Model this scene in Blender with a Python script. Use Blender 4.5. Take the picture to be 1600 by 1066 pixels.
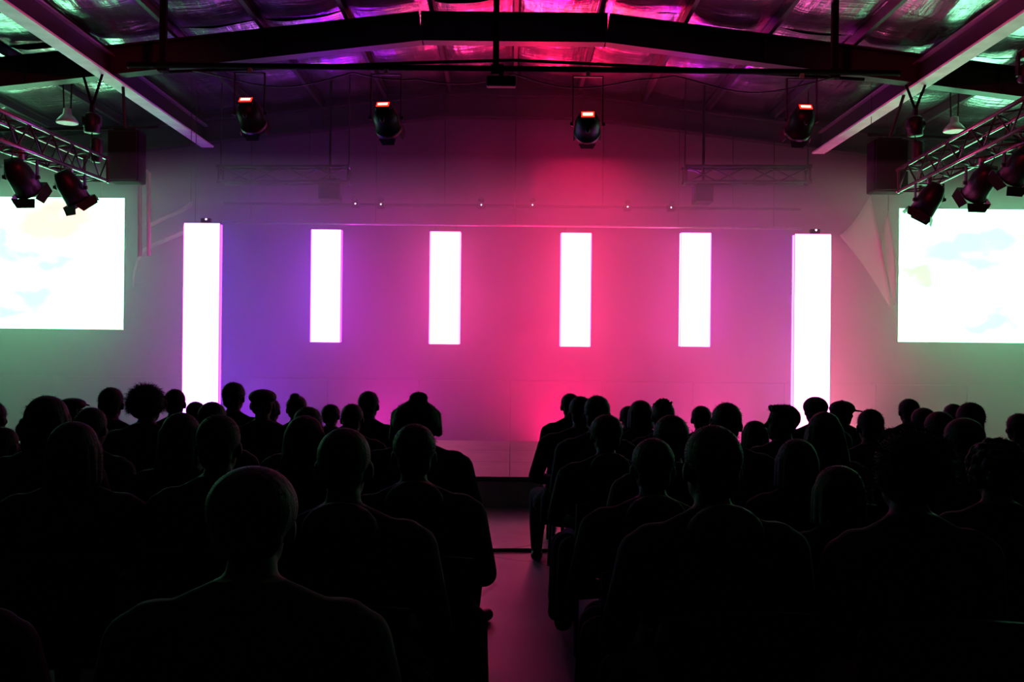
import bpy, math, random
import numpy as np
from mathutils import Vector, Matrix, noise

for o in list(bpy.data.objects):
    bpy.data.objects.remove(o)
S = bpy.context.scene
COL = S.collection
RNG = random.Random(11)
V = Vector

# ------------------------------------------------------------------ camera, world, exposure
F = 1500.0
EYE = 1.55
ROLL = math.radians(0.6)
cam = bpy.data.cameras.new('camera')
cam.sensor_width = 36.0
cam.lens = 36.0 * F / 1600
cam.shift_x = 2 / 1600
cam.shift_y = 22 / 1600
cam.clip_start, cam.clip_end = 0.05, 200
camo = bpy.data.objects.new('camera', cam)
camo.matrix_world = Matrix.Translation((0, 0, EYE)) @ Matrix.Rotation(math.pi / 2, 4, 'X') @ Matrix.Rotation(ROLL, 4, 'Z')
COL.objects.link(camo)
S.camera = camo

w = bpy.data.worlds.new('world')
S.world = w
w.use_nodes = True
w.node_tree.nodes['Background'].inputs[0].default_value = (0.5, 0.6, 0.7, 1)
w.node_tree.nodes['Background'].inputs[1].default_value = 0.0003
S.view_settings.view_transform = 'Standard'
S.view_settings.look = 'None'
S.view_settings.exposure = 0.0
S.view_settings.gamma = 1.0
S.view_settings.use_curve_mapping = False
S.cycles.volume_bounces = 1


def area(name, loc, target, size, size_y, power, color, spread=180):
    l = bpy.data.lights.new(name, 'AREA')
    l.shape = 'RECTANGLE'
    l.size, l.size_y = size, size_y
    l.energy = power
    l.color = color
    l.spread = math.radians(spread)
    o = bpy.data.objects.new(name, l)
    o.location = loc
    o.rotation_euler = (V(target) - V(loc)).to_track_quat('-Z', 'Y').to_euler()
    COL.objects.link(o)
    return o


# unseen lights added behind the stage to colour the rear wall (x, aim x, power, colour)
ADDED_WASH = [(-4.0, -4.4, 55, (0.35, 0.01, 1.0)),
        (-1.9, -1.9, 75, (0.80, 0.01, 0.42)),
        (0.9, 0.9, 150, (1.0, 0.004, 0.12)),
        (3.2, 3.2, 90, (1.0, 0.04, 0.30)),
        (5.0, 5.0, 90, (1.0, 0.18, 0.32))]
# beams of the four lamps on the front pipe: (power, colour, aim x, aim z, cone degrees)
PIPE_BEAM = [(70, (0.40, 0.02, 1.0), -2.8, 0.4, 44),
             (80, (1.0, 0.01, 0.40), -0.8, 0.4, 44),
             (1100, (1.0, 0.004, 0.09), 1.25, 2.6, 85),
             (110, (1.0, 0.06, 0.36), 3.2, 0.4, 44)]
# beams added to the small boxes on the upper bar to brighten the foil roof: (power, colour, aim)
UP = [(80, (0.30, 0.005, 1.0), (-4.6, 13.0, 6.0)),
      (40, (0.45, 0.01, 0.9), (-2.8, 14.2, 6.1)),
      (170, (1.0, 0.02, 0.20), (-0.6, 15.0, 6.4)),
      (700, (1.0, 0.006, 0.09), (1.3, 15.0, 6.3)),
      (60, (1.0, 0.01, 0.20), (2.4, 14.4, 6.2)),
      (80, (0.75, 0.005, 1.0), (4.4, 13.4, 6.0))]
HAZE = 0.095


for sx in (-1, 1):
    l = bpy.data.lights.new('house_red_spot', 'SPOT')
    l.energy, l.color = 450, (1.0, 0.02, 0.08)
    l.spot_size, l.spot_blend, l.shadow_soft_size = math.radians(50), 0.8, 0.1
    o = bpy.data.objects.new('house_red_spot', l)
    o.location = (sx * 1.6, 7.0, 4.9)
    o.rotation_euler = (V((sx * 5.2, 11.2, 4.4)) - V(o.location)).to_track_quat('-Z', 'Y').to_euler()
    COL.objects.link(o)


def at(px, py, d):
    """world point seen at photo pixel (px, py) at depth d metres in front of the camera"""
    dx, dy = px - 798.0, py - 555.0
    ux = dx * math.cos(ROLL) + dy * math.sin(ROLL)
    uy = -dx * math.sin(ROLL) + dy * math.cos(ROLL)
    return V((ux * d / F, d, EYE - uy * d / F))


# ------------------------------------------------------------------ materials
def mat(name, color, rough=0.6, metal=0.0, var=0.15, scale=8.0, bump=0.0, spec=0.5, coord='Object', stretch=(1, 1, 1)):
    m = bpy.data.materials.new(name)
    m.use_nodes = True
    nt = m.node_tree
    b = nt.nodes['Principled BSDF']
    tc = nt.nodes.new('ShaderNodeTexCoord')
    mp = nt.nodes.new('ShaderNodeMapping')
    mp.inputs['Scale'].default_value = stretch
    nt.links.new(tc.outputs[coord], mp.inputs[0])
    n = nt.nodes.new('ShaderNodeTexNoise')
    n.inputs['Scale'].default_value = scale
    n.inputs['Detail'].default_value = 4
    nt.links.new(mp.outputs[0], n.inputs['Vector'])
    r = nt.nodes.new('ShaderNodeValToRGB')
    r.color_ramp.elements[0].position, r.color_ramp.elements[1].position = 0.3, 0.7
    r.color_ramp.elements[0].color = [c * (1 - var) for c in color] + [1]
    r.color_ramp.elements[1].color = [min(1, c * (1 + var)) for c in color] + [1]
    nt.links.new(n.outputs['Fac'], r.inputs[0])
    nt.links.new(r.outputs[0], b.inputs['Base Color'])
    b.inputs['Roughness'].default_value = rough
    b.inputs['Metallic'].default_value = metal
    b.inputs['Specular IOR Level'].default_value = spec
    if bump:
        bp = nt.nodes.new('ShaderNodeBump')
        bp.inputs['Strength'].default_value = bump
        bp.inputs['Distance'].default_value = 0.02
        nt.links.new(n.outputs['Fac'], bp.inputs['Height'])
        nt.links.new(bp.outputs[0], b.inputs['Normal'])
    return m


def emit(name, color, strength=1.0, var=0.06, scale=3.0):
    """something that gives off light, faintly uneven like an LED tile"""
    m = bpy.data.materials.new(name)
    m.use_nodes = True
    nt = m.node_tree
    nt.nodes.remove(nt.nodes['Principled BSDF'])
    tc = nt.nodes.new('ShaderNodeTexCoord')
    n = nt.nodes.new('ShaderNodeTexNoise')
    n.inputs['Scale'].default_value = scale
    nt.links.new(tc.outputs['Object'], n.inputs['Vector'])
    mr = nt.nodes.new('ShaderNodeMapRange')
    mr.inputs['To Min'].default_value = strength * (1 - var)
    mr.inputs['To Max'].default_value = strength * (1 + var)
    nt.links.new(n.outputs['Fac'], mr.inputs[0])
    e = nt.nodes.new('ShaderNodeEmission')
    e.inputs[0].default_value = (*color, 1)
    nt.links.new(mr.outputs[0], e.inputs[1])
    nt.links.new(e.outputs[0], nt.nodes['Material Output'].inputs[0])
    return m


M = {}
M['black_metal'] = mat('black_metal', (0.006, 0.006, 0.006), 0.45, 0.0, 0.2, 20, spec=0.3)
M['black_paint'] = mat('black_paint', (0.005, 0.005, 0.005), 0.85, 0.0, 0.2, 12, 0.1, spec=0.06)
M['steel_beam'] = mat('steel_beam', (0.014, 0.013, 0.013), 0.5, 0.0, 0.25, 6, 0.1)
M['lit_pale_steel'] = mat('lit_pale_steel', (0.68, 0.70, 0.68), 0.55, 0.0, 0.15, 4, 0.1)
M['aluminium'] = mat('aluminium', (0.13, 0.10, 0.10), 0.24, 0.6, 0.08, 30)
M['zinc'] = mat('zinc', (0.4, 0.4, 0.42), 0.4, 0.8, 0.15, 14)
M['wall'] = mat('wall', (0.048, 0.046, 0.047), 0.85, 0.0, 0.10, 1.2, 0.05)
M['dark_wall'] = mat('dark_wall', (0.012, 0.012, 0.012), 0.9, 0.0, 0.15, 1.0, 0.05)
M['panel'] = mat('panel', (0.042, 0.04, 0.041), 0.8, 0.0, 0.12, 2.5, 0.05)
M['deck'] = mat('deck', (0.10, 0.095, 0.095), 0.5, 0.0, 0.15, 5, 0.05)
M['skirt'] = mat('skirt', (0.3, 0.28, 0.28), 0.9, 0.0, 0.2, 3, 0.1)
M['cable'] = mat('cable', (0.01, 0.01, 0.01), 0.5, 0.0, 0.2, 30)
M['lycra'] = mat('lycra', (0.27, 0.27, 0.26), 0.8, 0.0, 0.08, 3)
M['lens'] = mat('lens', (0.05, 0.05, 0.06), 0.1, 0.0, 0.1, 10)
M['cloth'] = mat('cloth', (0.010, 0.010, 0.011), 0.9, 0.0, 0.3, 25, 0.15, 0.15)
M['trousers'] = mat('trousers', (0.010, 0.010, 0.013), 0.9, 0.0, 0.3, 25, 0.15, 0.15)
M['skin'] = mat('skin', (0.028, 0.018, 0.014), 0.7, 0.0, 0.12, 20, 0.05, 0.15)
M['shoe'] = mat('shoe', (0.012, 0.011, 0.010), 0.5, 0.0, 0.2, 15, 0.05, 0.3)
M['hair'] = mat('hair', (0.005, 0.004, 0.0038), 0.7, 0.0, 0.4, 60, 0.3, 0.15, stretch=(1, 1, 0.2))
M['chair'] = mat('chair', (0.006, 0.006, 0.006), 0.7, 0.0, 0.2, 18, 0.05, 0.12)


def foil_mat():
    m = mat('foil', (0.6, 0.6, 0.61), 0.27, 1.0, 0.25, 1.6, 0.0, stretch=(3.0, 0.8, 1))
    nt = m.node_tree
    b = nt.nodes['Principled BSDF']
    tc = nt.nodes['Texture Coordinate']
    mp = nt.nodes.new('ShaderNodeMapping')
    mp.inputs['Scale'].default_value = (7.0, 0.9, 1)
    nt.links.new(tc.outputs['Object'], mp.inputs[0])
    n = nt.nodes.new('ShaderNodeTexNoise')
    n.inputs['Scale'].default_value = 1.5
    n.inputs['Detail'].default_value = 4
    nt.links.new(mp.outputs[0], n.inputs['Vector'])
    mp2 = nt.nodes.new('ShaderNodeMapping')
    mp2.inputs['Scale'].default_value = (1.5, 9.0, 1)
    nt.links.new(tc.outputs['Object'], mp2.inputs[0])
    n2 = nt.nodes.new('ShaderNodeTexNoise')
    n2.inputs['Scale'].default_value = 1.6
    n2.inputs['Detail'].default_value = 5
    nt.links.new(mp2.outputs[0], n2.inputs['Vector'])
    ad = nt.nodes.new('ShaderNodeMath')
    ad.operation = 'MULTIPLY_ADD'
    ad.inputs[1].default_value = 0.6
    nt.links.new(n2.outputs['Fac'], ad.inputs[0])
    nt.links.new(n.outputs['Fac'], ad.inputs[2])
    bp = nt.nodes.new('ShaderNodeBump')
    bp.inputs['Strength'].default_value = 0.8
    bp.inputs['Distance'].default_value = 0.03
    nt.links.new(ad.outputs[0], bp.inputs['Height'])
    nt.links.new(bp.outputs[0], b.inputs['Normal'])
    return m


nt = M['lycra'].node_tree
pb = nt.nodes['Principled BSDF']
tl = nt.nodes.new('ShaderNodeBsdfTranslucent')
tl.inputs[0].default_value = (0.6, 0.6, 0.58, 1)
ms = nt.nodes.new('ShaderNodeMixShader')
ms.inputs[0].default_value = 0.5
nt.links.new(pb.outputs[0], ms.inputs[1])
nt.links.new(tl.outputs[0], ms.inputs[2])
nt.links.new(ms.outputs[0], nt.nodes['Material Output'].inputs[0])
M['foil'] = foil_mat()


def concrete_mat():
    m = mat('concrete', (0.20, 0.195, 0.195), 0.42, 0.0, 0.22, 1.4, 0.05)
    nt = m.node_tree
    b = nt.nodes['Principled BSDF']
    tc = nt.nodes['Texture Coordinate']
    v = nt.nodes.new('ShaderNodeTexVoronoi')
    v.feature = 'DISTANCE_TO_EDGE'
    v.inputs['Scale'].default_value = 0.55
    nz = nt.nodes.new('ShaderNodeTexNoise')
    nz.inputs['Scale'].default_value = 1.3
    nz.inputs['Detail'].default_value = 6
    mx = nt.nodes.new('ShaderNodeMix')
    mx.data_type = 'RGBA'
    mx.inputs['Factor'].default_value = 0.28
    nt.links.new(tc.outputs['Object'], nz.inputs['Vector'])
    nt.links.new(tc.outputs['Object'], mx.inputs['A'])
    nt.links.new(nz.outputs['Color'], mx.inputs['B'])
    nt.links.new(mx.outputs['Result'], v.inputs['Vector'])
    r = nt.nodes.new('ShaderNodeValToRGB')
    r.color_ramp.elements[0].position, r.color_ramp.elements[1].position = 0.0, 0.012
    r.color_ramp.elements[0].color = (0.25, 0.25, 0.25, 1)
    r.color_ramp.elements[1].color = (1, 1, 1, 1)
    nt.links.new(v.outputs['Distance'], r.inputs[0])
    mul = nt.nodes.new('ShaderNodeMix')
    mul.data_type = 'RGBA'
    mul.blend_type = 'MULTIPLY'
    mul.inputs['Factor'].default_value = 1
    src = b.inputs['Base Color'].links[0].from_socket
    nt.links.new(src, mul.inputs['A'])
    nt.links.new(r.outputs[0], mul.inputs['B'])
    nt.links.new(mul.outputs['Result'], b.inputs['Base Color'])
    return m


M['concrete'] = concrete_mat()



def screen_mat(name, base, blobs):
    """projected picture: overexposed white-green with pale blurred colour patches (u, v, radius, stretch, colour)"""
    m = bpy.data.materials.new(name)
    m.use_nodes = True
    nt = m.node_tree
    nt.nodes.remove(nt.nodes['Principled BSDF'])
    tc = nt.nodes.new('ShaderNodeTexCoord')
    nz = nt.nodes.new('ShaderNodeTexNoise')
    nz.inputs['Scale'].default_value = 4.0
    nz.inputs['Detail'].default_value = 3
    nt.links.new(tc.outputs['Generated'], nz.inputs['Vector'])
    warp = nt.nodes.new('ShaderNodeMix')
    warp.data_type = 'RGBA'
    warp.blend_type = 'LINEAR_LIGHT'
    warp.inputs['Factor'].default_value = 0.30
    nt.links.new(tc.outputs['Generated'], warp.inputs['A'])
    nt.links.new(nz.outputs['Color'], warp.inputs['B'])
    cur = None
    for (u, v, rad, st, col) in blobs:
        mp = nt.nodes.new('ShaderNodeMapping')
        mp.inputs['Location'].default_value = (-u / rad, 0, -v / (rad * st))
        mp.inputs['Scale'].default_value = (1 / rad, 0, 1 / (rad * st))
        nt.links.new(warp.outputs['Result'], mp.inputs[0])
        g = nt.nodes.new('ShaderNodeTexGradient')
        g.gradient_type = 'SPHERICAL'
        nt.links.new(mp.outputs[0], g.inputs[0])
        inv = nt.nodes.new('ShaderNodeMath')
        inv.operation = 'SUBTRACT'
        inv.inputs[0].default_value = 1.0
        nt.links.new(g.outputs[0], inv.inputs[1])
        pw = nt.nodes.new('ShaderNodeMath')
        pw.operation = 'POWER'
        pw.inputs[1].default_value = 5.5
        nt.links.new(inv.outputs[0], pw.inputs[0])
        mr = nt.nodes.new('ShaderNodeMath')
        mr.operation = 'SUBTRACT'
        mr.inputs[0].default_value = 1.0
        nt.links.new(pw.outputs[0], mr.inputs[1])
        mx = nt.nodes.new('ShaderNodeMix')
        mx.data_type = 'RGBA'
        nt.links.new(mr.outputs[0], mx.inputs['Factor'])
        if cur is None:
            mx.inputs['A'].default_value = (*base, 1)
        else:
            nt.links.new(cur, mx.inputs['A'])
        mx.inputs['B'].default_value = (*col, 1)
        cur = mx.outputs['Result']
    e = nt.nodes.new('ShaderNodeEmission')
    nt.links.new(cur, e.inputs[0])
    nt.links.new(e.outputs[0], nt.nodes['Material Output'].inputs[0])
    return m


# ------------------------------------------------------------------ mesh helpers
class MB:
    def __init__(s):
        s.v, s.f = [], []

    def add(s, verts, faces):
        k = len(s.v)
        s.v += [tuple(p) for p in verts]
        s.f += [tuple(i + k for i in f) for f in faces]
        return s

    def box(s, c, size, R=None):
        hx, hy, hz = [q / 2 for q in size]
        ps = [V((x, y, z)) for x in (-hx, hx) for y in (-hy, hy) for z in (-hz, hz)]
        if R is not None:
            ps = [R @ p for p in ps]
        return s.add([p + V(c) for p in ps], [(0, 1, 3, 2), (4, 6, 7, 5), (0, 4, 5, 1), (2, 3, 7, 6), (0, 2, 6, 4), (1, 5, 7, 3)])

    def bbox(s, c, size, bev=0.01, R=None):
        """box with chamfered edges along its three directions"""
        hx, hy, hz = [q / 2 for q in size]
        vs, idx = [], {}
        for sx in (-1, 1):
            for sy in (-1, 1):
                for sz in (-1, 1):
                    for ax in range(3):
                        h = [hx - bev, hy - bev, hz - bev]
                        h[ax] = (hx, hy, hz)[ax]
                        idx[(sx, sy, sz, ax)] = len(vs)
                        vs.append(V((sx * h[0], sy * h[1], sz * h[2])))
        fs = []
        q4 = [(-1, -1), (1, -1), (1, 1), (-1, 1)]
        for ax in range(3):
            for sg in (-1, 1):
                f = []
                for a, b in q4:
                    t = [a, b]
                    t.insert(ax, sg)
                    f.append(idx[(*t, ax)])
                fs.append(f if (sg > 0) == (ax != 1) else f[::-1])
        for ax in range(3):
            o1, o2 = [i for i in range(3) if i != ax]
            for a in (-1, 1):
                for b in (-1, 1):
                    def key(t, face):
                        s3 = [0, 0, 0]
                        s3[ax], s3[o1], s3[o2] = t, a, b
                        return idx[(*s3, face)]
                    fs.append([key(-1, o1), key(1, o1), key(1, o2), key(-1, o2)])
        for sx in (-1, 1):
            for sy in (-1, 1):
                for sz in (-1, 1):
                    fs.append([idx[(sx, sy, sz, a)] for a in range(3)])
        if R is not None:
            vs = [R @ p for p in vs]
        return s.add([p + V(c) for p in vs], fs)

    def ring(s, p, n, r, seg, ref=None):
        n = n.normalized()
        a = n.orthogonal().normalized() if ref is None else (ref - ref.dot(n) * n).normalized()
        b = n.cross(a)
        return [p + (a * math.cos(t) + b * math.sin(t)) * r for t in [2 * math.pi * i / seg for i in range(seg)]]

    def loft(s, rings, caps=True):
        n = len(rings[0])
        vs = [p for r in rings for p in r]
        fs = []
        for k in range(len(rings) - 1):
            for i in range(n):
                j = (i + 1) % n
                fs.append((k * n + i, k * n + j, (k + 1) * n + j, (k + 1) * n + i))
        if caps:
            fs.append(tuple(range(n))[::-1])
            fs.append(tuple((len(rings) - 1) * n + i for i in range(n)))
        return s.add(vs, fs)

    def tube(s, pts, r, seg=8):
        pts = [V(p) for p in pts]
        rs = r if isinstance(r, (list, tuple)) else [r] * len(pts)
        rings, ref = [], None
        for i, p in enumerate(pts):
            d = (pts[min(i + 1, len(pts) - 1)] - pts[max(i - 1, 0)]).normalized()
            if ref is None:
                ref = d.orthogonal()
            ref = (ref - ref.dot(d) * d).normalized()
            rings.append(s.ring(p, d, rs[i], seg, ref))
        return s.loft(rings)

    def lathe(s, prof, origin, axis, seg=16):
        """profile of (distance along axis, radius)"""
        axis = V(axis).normalized()
        ref = axis.orthogonal()
        return s.loft([s.ring(V(origin) + axis * h, axis, max(r, 1e-4), seg, ref) for h, r in prof])

    def capsule(s, p0, r0, p1, r1, seg=12):
        p0, p1 = V(p0), V(p1)
        d = (p1 - p0)
        L = d.length
        prof = [(-r0 * math.cos(t), r0 * math.sin(t)) for t in (0.15, 0.6, 1.1)] + [(0, r0), (L, r1)] + \
               [(L + r1 * math.cos(t), r1 * math.sin(t)) for t in (1.1, 0.6, 0.15)]
        return s.lathe(prof, p0, d, seg)

    def ell(s, c, r, seg=16, R=None, fn=None):
        c = V(c)
        vs = [V((0, 0, -1))]
        n = seg // 2
        for i in range(1, n):
            t = math.pi * i / n
            for j in range(seg):
                a = 2 * math.pi * j / seg
                vs.append(V((math.sin(t) * math.cos(a), math.sin(t) * math.sin(a), -math.cos(t))))
        vs.append(V((0, 0, 1)))
        fs = []
        for j in range(seg):
            k = (j + 1) % seg
            fs.append((0, 1 + k, 1 + j))
            for i in range(n - 2):
                fs.append((1 + i * seg + j, 1 + i * seg + k, 1 + (i + 1) * seg + k, 1 + (i + 1) * seg + j))
            fs.append((1 + (n - 2) * seg + j, 1 + (n - 2) * seg + k, len(vs) - 1))
        out = []
        for p in vs:
            q = p * (fn(p) if fn else 1.0)
            q = V((q.x * r[0], q.y * r[1], q.z * r[2]))
            out.append(c + (R @ q if R is not None else q))
        return s.add(out, fs)

    def prism(s, poly, axis_vec):
        n = len(poly)
        a = [V(p) for p in poly]
        b = [p + V(axis_vec) for p in a]
        return s.add(a + b, [tuple(range(n))[::-1], tuple(range(n, 2 * n))] + [(i, (i + 1) % n, n + (i + 1) % n, n + i) for i in range(n)])

    def mesh(s, name, m, smooth=False):
        me = bpy.data.meshes.new(name)
        me.from_pydata(s.v, [], s.f)
        for q in (m if isinstance(m, (list, tuple)) else [m]):
            me.materials.append(q)
        import bmesh
        bm = bmesh.new()
        bm.from_mesh(me)
        bmesh.ops.recalc_face_normals(bm, faces=bm.faces)
        bm.to_mesh(me)
        bm.free()
        if smooth:
            me.polygons.foreach_set('use_smooth', [True] * len(me.polygons))
        return me

    def build(s, name, m, parent=None, smooth=False, loc=None):
        return link(name, s.mesh(name, m, smooth), parent, loc)


def link(name, me, parent=None, loc=None):
    o = bpy.data.objects.new(name, me)
    COL.objects.link(o)
    if parent is not None:
        o.parent = parent
    if loc is not None:
        o.location = loc
    return o


def tag(o, label=None, cat=None, group=None, kind=None):
    for k, v in (('label', label), ('category', cat), ('group', group), ('kind', kind)):
        if v:
            o[k] = v
    return o


def thing(name, label, cat, loc=(0, 0, 0), group=None, rz=0.0):
    o = bpy.data.objects.new(name, None)
    o.empty_display_size = 0.1
    COL.objects.link(o)
    o.location = loc
    o.rotation_euler = (0, 0, rz)
    return tag(o, label, cat, group)


def struct(o, label=None, cat=None):
    return tag(o, label, cat, None, 'structure')


def copy_tree(o, parent=None):
    c = o.copy()
    COL.objects.link(c)
    c.parent = parent
    for ch in list(o.children):
        copy_tree(ch, c)
    return c


def remesh(mb, name, mats, voxel, smooth_it=4, pick=None):
    """one continuous surface out of overlapping solids"""
    me = bpy.data.meshes.new('tmp')
    me.from_pydata(mb.v, [], mb.f)
    import bmesh
    bm = bmesh.new()
    bm.from_mesh(me)
    bmesh.ops.recalc_face_normals(bm, faces=bm.faces)
    bm.to_mesh(me)
    bm.free()
    ob = bpy.data.objects.new('tmp', me)
    COL.objects.link(ob)
    md = ob.modifiers.new('r', 'REMESH')
    md.mode = 'VOXEL'
    md.voxel_size = voxel
    if smooth_it:
        sm = ob.modifiers.new('s', 'SMOOTH')
        sm.iterations = smooth_it
        sm.factor = 0.5
    dg = bpy.context.evaluated_depsgraph_get()
    out = bpy.data.meshes.new_from_object(ob.evaluated_get(dg))
    bpy.data.objects.remove(ob)
    bpy.data.meshes.remove(me)
    out.name = name
    out.materials.clear()
    for q in mats:
        out.materials.append(q)
    n = len(out.polygons)
    out.polygons.foreach_set('use_smooth', [True] * n)
    if pick is not None:
        c = np.zeros(n * 3)
        out.polygons.foreach_get('center', c)
        out.polygons.foreach_set('material_index', pick(c.reshape(-1, 3)).astype(np.int32))
    else:
        out.polygons.foreach_set('material_index', [0] * n)
    return out


# ------------------------------------------------------------------ the hall
HX, Y0, Y1 = 11.5, -5.0, 17.3
DY = Y1 - Y0


def roof_z(x):
    return 6.52 - 0.12 * abs(x)


struct(MB().box((0, (Y0 + Y1) / 2, -0.1), (2 * HX, DY, 0.2)).build('floor', M['concrete']),
       'grey cracked concrete hall floor showing in the aisle', 'floor')
struct(MB().box((0, Y1 + 0.1, 3.3), (2 * HX, 0.2, 6.6)).build('wall_back', M['wall']), 'plain grey rear wall behind the stage', 'wall')
struct(MB().box((-HX - 0.1, (Y0 + Y1) / 2, 2.7), (0.2, DY, 5.4)).build('wall_left', M['dark_wall']), 'dark side wall beyond the left screen', 'wall')
struct(MB().box((HX + 0.1, (Y0 + Y1) / 2, 2.7), (0.2, DY, 5.4)).build('wall_right', M['dark_wall']), 'dark side wall beyond the right screen', 'wall')
struct(MB().box((0, Y0 - 0.1, 3.3), (2 * HX, 0.2, 6.6)).build('wall_rear', M['dark_wall']), 'dark wall behind the audience', 'wall')

ceiling = bpy.data.objects.new('ceiling', None)
COL.objects.link(ceiling)
struct(ceiling, 'silver foil roof lining between dark purlins', 'ceiling')
PUR = 1.15
bays = [(-5.0, 4.2), (4.2, 8.7), (8.7, 13.1), (13.1, 17.3)]
for bi, (a, b) in enumerate(bays):
    for k in range(-10, 10):
        x0, x1 = k * PUR, (k + 1) * PUR
        nx, ny = 10, (40 if bi > 1 else 24)
        seed = V((k * 7.3, bi * 3.1, 0))
        sag = 0.05 + 0.03 * RNG.random()
        amp, ph = 0.015 + 0.025 * RNG.random(), 6.28 * RNG.random()
        vs, fs = [], []
        for i in range(nx + 1):
            for j in range(ny + 1):
                u, v = i / nx, j / ny
                x, y = x0 + u * PUR, a + v * (b - a)
                wob = 0.018 * noise.noise(V((x * 2.5, y * 3.5, 0)) + seed) + 0.02 * noise.noise(V((x * 1.1, y * 0.7, 4)) + seed) + amp * math.sin(y * 5.6 + ph + 0.8 * noise.noise(V((x, y, 9)) + seed))
                edge = min(1, 6 * min(u, 1 - u))
                vs.append((x, y, roof_z(x) - sag * 4 * u * (1 - u) + wob * edge))
        for i in range(nx):
            for j in range(ny):
                q = i * (ny + 1) + j
                fs.append((q, q + 1, q + ny + 2, q + ny + 1))
        MB().add(vs, fs).build('foil_sheet', M['foil'], ceiling, True)
for k in range(-9, 10):
    x = k * PUR
    z = roof_z(x) - 0.02
    h, t, fl = 0.14, 0.012, 0.06
    prof = [(0, 0), (fl, 0), (fl, -t), (t, -t), (t, -h + t), (fl, -h + t), (fl, -h), (0, -h)]
    MB().prism([V((x + px, 4.0, z + pz)) for px, pz in prof], (0, Y1 - 4.0, 0)).build('purlin', M['steel_beam'], ceiling)


def ibeam(mb, p0, p1, h, fw, t=0.025, tw=0.014):
    """I section along p0-p1; p is the bottom centre of the section"""
    p0, p1 = V(p0), V(p1)
    d = (p1 - p0).normalized()
    up = V((0, 0, 1))
    up = (up - up.dot(d) * d).normalized()
    s = d.cross(up)
    prof = [(-fw, 0), (fw, 0), (fw, t), (tw, t), (tw, h - t), (fw, h - t), (fw, h), (-fw, h), (-fw, h - t), (-tw, h - t), (-tw, t), (-fw, t)]
    return mb.prism([p0 + s * a + up * b for a, b in prof], p1 - p0)


def rafter(y, zc, label, depth=0.40):
    root = thing('roof_rafter', label, 'beam', (0, y, 0))
    root['kind'] = 'structure'
    xs = [-HX, -1.25, 1.25, HX]
    zs = [zc - 0.12 * (HX - 1.25), zc, zc, zc - 0.12 * (HX - 1.25)]
    for i in range(3):
        ibeam(MB(), (xs[i], 0, zs[i]), (xs[i + 1], 0, zs[i + 1]), depth, 0.10).build('rafter_section', M['steel_beam'], root)
    for sx in (-1, 1):
        for x in (3.4, 6.6):
            z = zc - 0.12 * (x - 1.25)
            MB().box((sx * x, 0, z + depth / 2), (0.016, 0.19, depth - 0.05)).build('stiffener_plate', M['steel_beam'], root)
        MB().box((sx * 1.25, 0, zc + depth / 2), (0.03, 0.21, depth)).build('splice_plate', M['steel_beam'], root)
    return root


rafter(13.1, 5.80, 'dark steel roof rafter crossing the hall above the lamp pipe')
rafter(17.1, 5.77, 'hazy dark steel roof rafter against the rear wall')
for sx, side in ((-1, 'left'), (1, 'right')):
    r = thing('roof_beam', 'long dark steel beam running back along the %s of the roof' % side, 'beam', (sx * 5.5, 0, 5.25))
    r['kind'] = 'structure'
    MB().box((0, 9.6, 0.16), (0.02, 15.4, 0.29)).build('web_plate', M['steel_beam'], r)
    MB().box((0, 9.6, 0.0), (0.22, 15.4, 0.028)).build('bottom_flange', M['lit_pale_steel'], r)  # paler than the web, standing in for light on the underside
    MB().box((0, 9.6, 0.32), (0.13, 15.4, 0.028)).build('top_flange', M['zinc'], r)  # lighter tone here stands in for light catching the flange
    MB().box((0, 13.1, 0.16), (0.16, 0.02, 0.29)).build('stiffener_plate', M['steel_beam'], r)

# posts that carry the lamp pipe
PIPE_Y, PIPE_Z = 11.9, 5.10
for px, nm in ((247, 'left'), (770, 'middle'), (1302, 'right')):
    x = (px - 798) * PIPE_Y / F
    o = MB().box((0, 0, (roof_z(x) - 0.05 - PIPE_Z) / 2), (0.075, 0.075, roof_z(x) - 0.05 - PIPE_Z)).box((0, 0, 0), (0.12, 0.1, 0.12)).build('hanger_post', M['black_paint'], None, False, (x, PIPE_Y + 0.07, PIPE_Z))
    tag(o, 'vertical black hanger post at the %s of the lamp pipe' % nm, 'post', 'hanger posts')
pipe = thing('lamp_pipe', 'long black horizontal pipe carrying the four red-lit lamps', 'pipe', (0, PIPE_Y, PIPE_Z))
MB().tube([(-4.78, 0, 0), (4.78, 0, 0)], 0.036, 12).build('tube', M['black_paint'], pipe, True)
for sx in (-1, 1):
    MB().lathe([(0, 0.042), (0.02, 0.042)], (sx * 4.77, 0, 0), (sx, 0, 0), 12).build('end_cap', M['black_metal'], pipe)
# cable lying along the pipe in loose swags
pts = []
for i in range(61):
    t = i / 60
    x = -4.0 + 8.0 * t
    pts.append((x, PIPE_Y + 0.05, PIPE_Z - 0.05 - 0.20 * abs(math.sin(t * math.pi * 4)) * (0.4 + 0.6 * abs(math.sin(t * 9)))))
tag(MB().tube(pts, 0.009, 6).build('power_cable', M['cable'], None, True), 'thin black cable hanging in swags along the lamp pipe', 'cable')
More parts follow.
